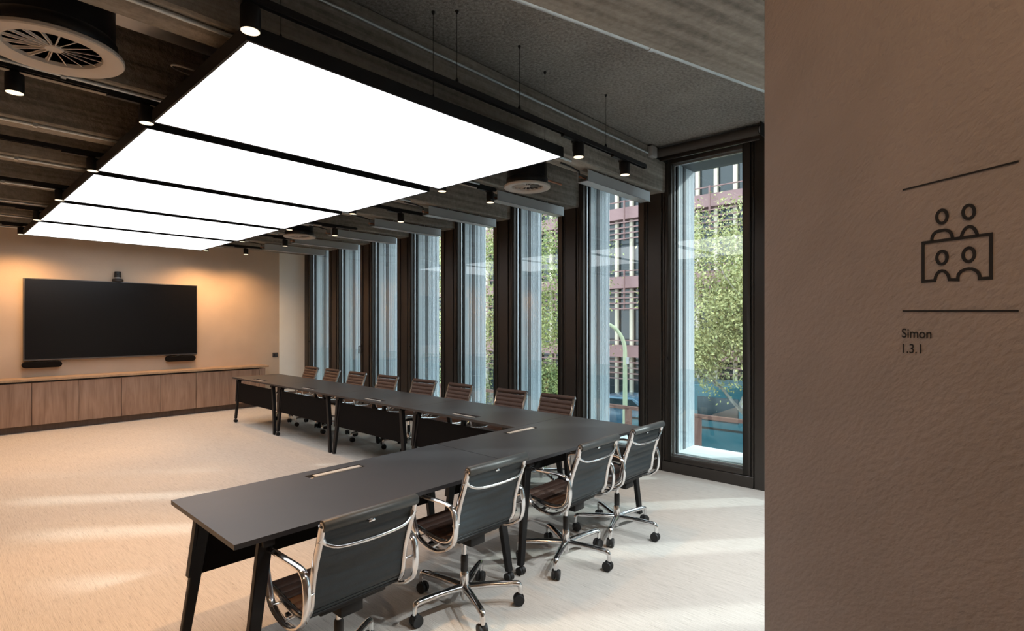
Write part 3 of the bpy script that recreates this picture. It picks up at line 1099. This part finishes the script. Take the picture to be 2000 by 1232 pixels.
def make_chair():
    t = thing('office_chair', 'x', 'chair')
    HX = .222
    fine = smooth_path([(y, z, 0) for y, z in PROF], 6)
    fine = [(p.x, p.y) for p in fine]
    cut = next(i for i, p in enumerate(fine) if p[1] < .478)
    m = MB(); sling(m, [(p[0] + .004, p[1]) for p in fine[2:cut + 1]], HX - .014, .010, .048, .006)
    tag(m.build('backrest', ['leather_brown', 'leather_cool_lit'], t, smooth=50), 'ribbed brown leather back, cool daylight put into its rear colour')
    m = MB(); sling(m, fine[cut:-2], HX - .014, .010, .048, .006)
    m.build('seat', ['leather_brown', 'leather_cool_lit'], t, smooth=50)
    for s in (-1, 1):
        path = [(s * HX, y, z) for y, z in fine]
        m = MB().tube(path, .013, 8, side=(1, 0, 0), ry=.019)
        m.build('side_frame', 'chrome', t, smooth=60)
        ax = s * (HX + .040)
        loop = [(ax, -.155, .425), (ax, -.205, .470), (ax, -.222, .540), (ax, -.217, .610), (ax, -.198, .648), (ax, -.150, .664),
                (ax, .0, .664), (ax, .110, .662), (ax, .150, .646), (ax, .158, .610), (ax, .135, .530), (ax, .110, .462),
                (ax, .075, .425), (ax, .0, .400), (ax, -.085, .400)]
        lp_ = smooth_path(loop + [loop[0]], 4)[:-1]
        rs = [.0125] * len(lp_)
        ar = MB().tube(lp_, .0165, 8, side=(1, 0, 0), ry=.0095, closed=True).build('armrest', 'chrome', t, smooth=60)
        for (yy, zz) in ((-.200, .560), (-.03, .408), (.08, .434)):
            MB().tube([(s * HX, yy, zz), (ax, yy, zz)], .006, 8).build('pin', 'chrome', ar, smooth=60)
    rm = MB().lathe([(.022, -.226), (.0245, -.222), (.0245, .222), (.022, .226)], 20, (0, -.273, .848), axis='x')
    rm.m = [0 if sum(rm.v[i][1] for i in f) / len(f) > -.270 else 1 for f in rm.f]  # rear half takes the colour with cool daylight in it
    roll = rm.build('head_roll', ['leather_brown', 'roll_cool_lit'], t, smooth=40)
    for s in (-1, 1):
        m = MB().lathe([(.016, s * .226), (.016, s * .229), (.011, s * .230), (.009, s * .227)], 16, (0, -.273, .848), axis='x')
        m.build('end_cap', 'chrome', roll, smooth=40)
    MB().box(-.016, .016, -.271, -.262, .806, .818).build('clip', 'chrome', t, bevel=.004)
    bow = smooth_path([(-HX, -.250, .792), (-HX + .025, -.262, .766), (-.14, -.275, .748), (0, -.280, .742), (.14, -.275, .748), (HX - .025, -.262, .766), (HX, -.250, .792)], 6)
    n = len(bow)
    rr = [.0085 + .012 * max(0, abs(2 * i / (n - 1) - 1) - .72) / .28 for i in range(n)]
    MB().tube(bow, rr, 10).build('back_stretcher', 'chrome', t, smooth=60)
    for yy, zz in ((-.145, .447), (.10, .432)):
        MB().tube([(-HX, yy, zz), (HX, yy, zz)], .008, 8).build('seat_stretcher', 'black_metal', t, smooth=60)
    MB().box(-.055, .055, -.115, .075, .362, .418).box(-.16, .16, -.135, -.105, .418, .440).box(-.16, .16, .06, .09, .412, .430).build('tilt_mechanism', 'black_metal', t, bevel=.006)
    lv = MB().tube([(-.05, .05, .385), (-.17, .06, .380)], .005, 8).tube([(-.16, .06, .380), (-.215, .063, .378)], .010, 10)
    lv.tube([(-.05, -.02, .385), (-.14, -.02, .385)], .012, 10)
    lv.build('lever', 'plastic_black', t, smooth=50)
    MB().lathe([(.014, .28), (.014, .365)], 16).build('gas_lift', 'chrome', t, smooth=40)
    MB().lathe([(.019, .205), (.021, .21), (.021, .292), (.017, .300)], 20).build('sleeve', 'plastic_black', t, smooth=40)
    MB().lathe([(.020, .062), (.024, .075), (.026, .13), (.026, .195), (.020, .208)], 24).lathe([(.016, .045), (.017, .062)], 16).build('hub', 'chrome', t, smooth=40)
    # base legs: mesh along local +x, turned about the column
    path = smooth_path([(.015, 0, .118), (.10, 0, .124), (.20, 0, .127), (.298, 0, .126), (.319, 0, .116), (.325, 0, .092), (.325, 0, .066)], 4)
    n = len(path)
    ra = [.025 - .012 * i / (n - 1) for i in range(n)]
    rb_ = [.019 - .006 * i / (n - 1) for i in range(n)]
    lg = MB().tube(path, ra, 10, side=(0, 1, 0), ry=rb_).build('base_leg', 'chrome', t, smooth=60)
    m = MB()
    for q in (-1, 1):
        m.lathe([(.020, q * .014 - .011), (.030, q * .016 - .009), (.033, q * .016), (.030, q * .016 + .009), (.020, q * .014 + .011)], 20, (.325 - .010, 0, .033), axis='y')
    m.lathe([(.006, .03), (.006, .07)], 8, (.325, 0, 0))
    m.box(.302, .340, -.007, .007, .026, .060)
    ca = m.build('castor', 'rubber', lg, smooth=40)
    for k in range(1, 5):
        l2 = lg.copy(); C.objects.link(l2); l2.parent = t
        l2.rotation_euler = (0, 0, 2 * pi * k / 5)
        c2 = ca.copy(); C.objects.link(c2); c2.parent = l2
    return t


def place_chair(t, x, y, rz, label, group, turn):
    t.location = (x, y, 0)
    t.rotation_euler = (0, 0, rz)
    tag(t, label, 'chair', group)
    for k, l in enumerate(sorted(children(t, 'base_leg'), key=lambda o: o.name)):
        l.rotation_euler = (0, 0, turn + 2 * pi * k / 5)
    return t


ch0 = make_chair()
near = [(1.275, 2.235, 0.00, .55), (2.115, 2.315, 0.0, .50), (3.02, 2.265, .02, 1.05), (3.69, 2.27, .0, 1.03)]
nl = ['ribbed chrome office chair closest to the camera, cut by the picture edge', 'ribbed chrome office chair, second from the left on the near side',
      'ribbed chrome office chair, third from the left on the near side', 'ribbed chrome office chair at the near window corner of the tables']
chairs = [ch0] + [copy_tree(ch0) for _ in range(11)]
for k, (x, y, rz, tn) in enumerate(near):
    place_chair(chairs[k], x, y, rz, nl[k], 'chairs on the near side of the tables', tn)
    if k == 1:      # seat set a little higher on its gas lift
        for ch in chairs[k].children:
            if ch.name.split('.')[0] not in ('base_leg', 'hub', 'sleeve'):
                ch.location.z += .026
fy = [3.54, 4.20, 5.08, 5.78, 6.62, 7.44, 8.20, 8.91]
rnd = random.Random(4)
for k, y in enumerate(fy):
    lb = 'brown ribbed chair on the window side, %s' % ('closest to the camera' if k == 0 else 'farthest from the camera' if k == 7 else ORD[k] + ' from the near corner')
    place_chair(chairs[4 + k], 4.30, y, pi / 2 + rnd.uniform(-.05, .05), lb, 'chairs on the window side of the tables', rnd.uniform(0, 1.2))

# ------------------------------------------------------------------ outside: street, building, trees, lamp, vehicles
GR = -2.6
st = structure(tag(MB().box(5.9, 60, -40, 80, GR - .2, GR).build('floor_street', 'asphalt'), 'grey street and pavement below the windows', 'street'))
pvm = tag(MB().box(6.2, 15.2, -40, 80, GR, GR + .12).build('pavement', 'pave'), 'pale paved footpath under the trees', 'pavement')

BX = 24.0
bd = thing('office_building', 'pinkish office building across the street with railings and cream windows', 'building', (BX, 0, GR))
bl0, bl1 = -11.75, 46.0
MB().box(.5, 12, bl0, bl1, 0, 20).build('wall', 'facade_core', bd)  # unseen height and near end shaped to keep sun off the farther windows
zr = [-2.69 + 3.45 * k - GR for k in range(6)]          # top-rail heights above the street
mw = .86
for k, z in enumerate(zr):
    if k > 0:
        MB().box(-.25, .5, bl0, bl1, z - .86, z - .28).build('spandrel', 'facade_pink', bd)
    MB().box(-.45, -.40, bl0, bl1, z - .05, z).build('hand_rail', 'facade_rail', bd)
    if k > 0:
        for j in range(4):
            MB().box(-.62, -.56, bl0, bl1, z - 1.12 - .27 * j, z - 1.06 - .27 * j).build('louvre_rail', 'facade_rail', bd)
post = None
pane = None
mull = None
panel = None
for k, z in enumerate(zr[:-1]):
    z1 = zr[k + 1] - .86
    n = int((bl1 - bl0) / mw)
    for j in range(n):
        yy = bl0 + mw * j
        if yy < 4 or yy > 36 or k == 4:
            continue
        if pane is None:
            pane = MB().box(0, .04, .08, mw - .08, 0, 1).build('window_pane', 'facade_glass', bd); o = pane
            mull = MB().box(0, .16, -.08, .08, 0, 1).build('mullion', 'facade_cream', bd)
            o2 = mull
        else:
            o = pane.copy(); C.objects.link(o); o2 = mull.copy(); C.objects.link(o2)
        o.location = (.35, yy, z - .28 if k else z - .3); o.scale = (1, 1, z1 - o.location.z)
        o2.location = (.16, yy, o.location.z); o2.scale = (1, 1, z1 - o.location.z)
        if j % 5 == 0:
            if post is None:
                post = MB().box(0, .06, -.04, .04, 0, 2.0).build('rail_post', 'facade_rail', bd); o3 = post
            else:
                o3 = post.copy(); C.objects.link(o3)
            o3.location = (-.52, yy, z - 1.98)
MB().box(.1, .55, bl0, bl1, zr[3] + 1.72, zr[3] + 2.6).build('cornice', 'facade_cream', bd)


def tree(x, y, label, seed, top, bot, rad, leaves, lm, lean=(0, 0), off=0.0, rx=None):
    R = random.Random(seed)
    t = thing('street_tree', label, 'tree', (x, y, GR + .12), 0, 'street trees outside the windows')
    m = MB()
    tips = []
    hb = bot - GR

    def limb(p, d, ln, r, lev):
        pts = [p.copy()]; rs = [r]
        q = p.copy(); dd = d.copy()
        for k in range(4):
            dd = (dd + Vector((R.uniform(-.22, .22), R.uniform(-.22, .22), R.uniform(-.05, .18)))).normalized()
            q = q + dd * (ln / 4)
            pts.append(q.copy()); rs.append(r * (1 - .42 * (k + 1) / 4))
            if lev >= 2:
                tips.append(q.copy())
        m.tube(pts, rs, 6 if lev < 2 else 4)
        if lev < 3:
            for j in range(4 if lev == 0 else 3):
                a = R.uniform(0, 2 * pi)
                up = R.uniform(.25, .9)
                nd = (Vector((cos(a), sin(a), up)) + dd * .6).normalized()
                limb(pts[-1 - (j % 2)], nd, ln * R.uniform(.62, .8), rs[-1] * .72, lev + 1)
    H = top - GR
    limb(Vector((0, 0, 0)), Vector((lean[0], lean[1], 1)).normalized(), hb * .95, .13, 0)
    m.build('trunk', 'bark', t, smooth=60)
    # leaves in clumps through the crown, each a bent lozenge of two quads
    rs = np.random.RandomState(seed)
    cz = (H + hb) / 2
    nc = 125
    cl = rs.normal(size=(nc, 3)); cl /= np.linalg.norm(cl, axis=1)[:, None]
    cl *= (rs.rand(nc, 1) ** .45)
    cl *= np.array([rx or rad, rad, (H - hb) / 2])
    cl[:, 2] += cz
    cl[:, 1] += off
    tp = np.array([[p.x, p.y, p.z] for p in tips])
    tp = tp[(tp[:, 2] > hb) & (tp[:, 2] < H)]
    if len(tp):
        cl = np.vstack([cl, tp[rs.permutation(len(tp))[:120]]])
    idx = rs.randint(0, len(cl), leaves)
    pos = cl[idx] + rs.normal(size=(leaves, 3)) * np.array([.25, .25, .19])
    a = rs.rand(leaves) * 2 * pi
    el = rs.normal(size=leaves) * .5 - .5
    d = np.stack([np.cos(a) * np.cos(el), np.sin(a) * np.cos(el), np.sin(el)], 1)
    sd = np.cross(d, rs.normal(size=(leaves, 3))); sd /= np.linalg.norm(sd, axis=1)[:, None]
    ln_ = (.065 + .05 * rs.rand(leaves))[:, None]
    up = np.cross(sd, d)
    v0 = pos; v1 = pos + d * ln_ * .5 + sd * ln_ * .24 + up * ln_ * .05; v2 = pos + d * ln_; v3 = pos + d * ln_ * .5 - sd * ln_ * .24 + up * ln_ * .05
    V = np.stack([v0, v1, v2, v3], 1).reshape(-1, 3)
    me = bpy.data.meshes.new('foliage')
    me.vertices.add(len(V)); me.vertices.foreach_set('co', V.ravel())
    me.loops.add(leaves * 4); me.loops.foreach_set('vertex_index', np.arange(leaves * 4))
    me.polygons.add(leaves); me.polygons.foreach_set('loop_start', np.arange(leaves) * 4)
    me.update(); me.validate()
    me.materials.append(MATS[lm])
    o = bpy.data.objects.new('foliage', me)
    C.objects.link(o)
    o.parent = t
    o['kind'] = 'stuff'
    return t


tree(14.5, 4.25, 'pale yellow-green tree with grey branches outside the nearest window', 3, 5.15, -.25, 2.1, 34000, 'leaf_a', lean=(0, .22), off=1.3, rx=1.5)
tree(13.2, 10.7, 'green tree outside the third window', 8, 6.6, -1.4, 2.1, 32000, 'leaf_b', rx=1.6)
tree(12.8, 14.0, 'green tree outside the fourth window', 13, 6.8, -1.6, 1.7, 26000, 'leaf_a', rx=1.6)
tree(13.4, 17.6, 'distant green tree glimpsed beside the fifth window', 21, 6.8, -1.6, 2.2, 12000, 'leaf_b')

sl = thing('street_lamp', 'pale green curved street lamp post seen through the second window', 'street lamp', (11.42, 6.80, GR + .12))
lh = 1.54 - GR
MB().lathe([(.085, 0), (.085, .5), (.066, .6), (.050, lh - .78)], 16).build('pole', 'lamp_paint', sl, smooth=40)
dr = Vector((-CS, SN, 0))
arcp = [Vector((0, 0, lh - .80))] + [dr * (.62 * (1 - cos(radians(a)))) + Vector((0, 0, lh - .72 + .70 * sin(radians(a)))) for a in range(0, 91, 9)]
MB().tube(arcp, [.050 - .012 * i / len(arcp) for i in range(len(arcp))], 10).build('arm', 'lamp_paint', sl, smooth=60)
e_ = arcp[-1]
MB().tube([e_, e_ + dr * .15, e_ + dr * .45 - Vector((0, 0, .03))], [.05, .10, .06], 10, ry=[.04, .05, .03]).build('lamp_head', 'plastic_grey', sl, smooth=60)
MB().box(-.03, .03, -.09, -.04, lh - 1.02, lh - .86).build('control_box', 'plastic_grey', sl)

vn = thing('van', 'teal blue van parked below the nearest window', 'van', (16.6, 6.6, GR))
prof = [(-2.6, .35), (2.4, .35), (2.6, .55), (2.6, 1.05), (2.35, 1.15), (1.75, 1.95), (1.45, 2.38), (-2.5, 2.42), (-2.6, 2.3)]
MB().prism([(-.95, y, z) for y, z in prof], (1.9, 0, 0)).build('body', 'van_blue', vn, bevel=.06, seg=2)
for (a, b) in ((-2.35, -1.1), (-.95, .25), (.4, 1.35)):
    MB().box(-.97, -.945, a, b, 1.35, 2.05).build('side_window', 'van_glass', vn)
MB().box(-.965, -.945, -2.55, 2.5, 1.10, 1.16).build('side_trim', 'plastic_black', vn)
for yy in (-1.7, 1.6):
    for xx in (-.86, .86):
        w_ = MB().lathe([(.20, -.10), (.34, -.10), (.36, -.06), (.36, .06), (.34, .10), (.20, .10)], 22, (xx, yy, .36), axis='x').build('wheel', 'rubber', vn, smooth=40)
        MB().lathe([(0, -.105), (.20, -.105), (.20, .105), (0, .105)], 18, (xx, yy, .36), axis='x').build('hub_cap', 'plastic_grey', w_, smooth=40)
cr = thing('car', 'blue car parked beyond the street lamp below the second window', 'car', (18.6, 11.2, GR))
cprof = [(-2.1, .3), (2.1, .3), (2.15, .6), (2.0, .82), (1.2, .92), (.55, 1.40), (-.95, 1.44), (-1.75, .98), (-2.12, .9), (-2.15, .5)]
MB().prism([(-.86, y, z) for y, z in cprof], (1.72, 0, 0)).build('body', 'car_blue', cr, bevel=.07, seg=3)
MB().prism([(-.875, y, z) for y, z in [(-1.45, 1.0), (1.0, .98), (.52, 1.33), (-.9, 1.37)]], (.02, 0, 0)).build('side_window', 'van_glass', cr)
for yy in (-1.3, 1.35):
    for xx in (-.80, .80):
        w_ = MB().lathe([(.18, -.09), (.30, -.09), (.32, -.05), (.32, .05), (.30, .09), (.18, .09)], 22, (xx, yy, .32), axis='x').build('wheel', 'rubber', cr, smooth=40)
        MB().lathe([(0, -.095), (.18, -.095), (.18, .095), (0, .095)], 18, (xx, yy, .32), axis='x').build('hub_cap', 'plastic_grey', w_, smooth=40)
rl = thing('terrace_railing', 'red-brown metal railing outside below the windows', 'railing', (8.0, 0, GR + .12))
MB().box(-.03, .03, 1.0, 16, 2.66, 2.72).build('top_rail', 'rust', rl, bevel=.01, seg=1)
MB().box(-.02, .02, 1.0, 16, .5, .56).build('bottom_rail', 'rust', rl)
ps = None
for j in range(13):
    if ps is None:
        ps = MB().box(-.03, .03, -.05, .05, 0, 2.68).build('post', 'rust', rl); o = ps
    else:
        o = ps.copy(); C.objects.link(o)
    o.location = (0, 1.1 + 1.2 * j, 0)
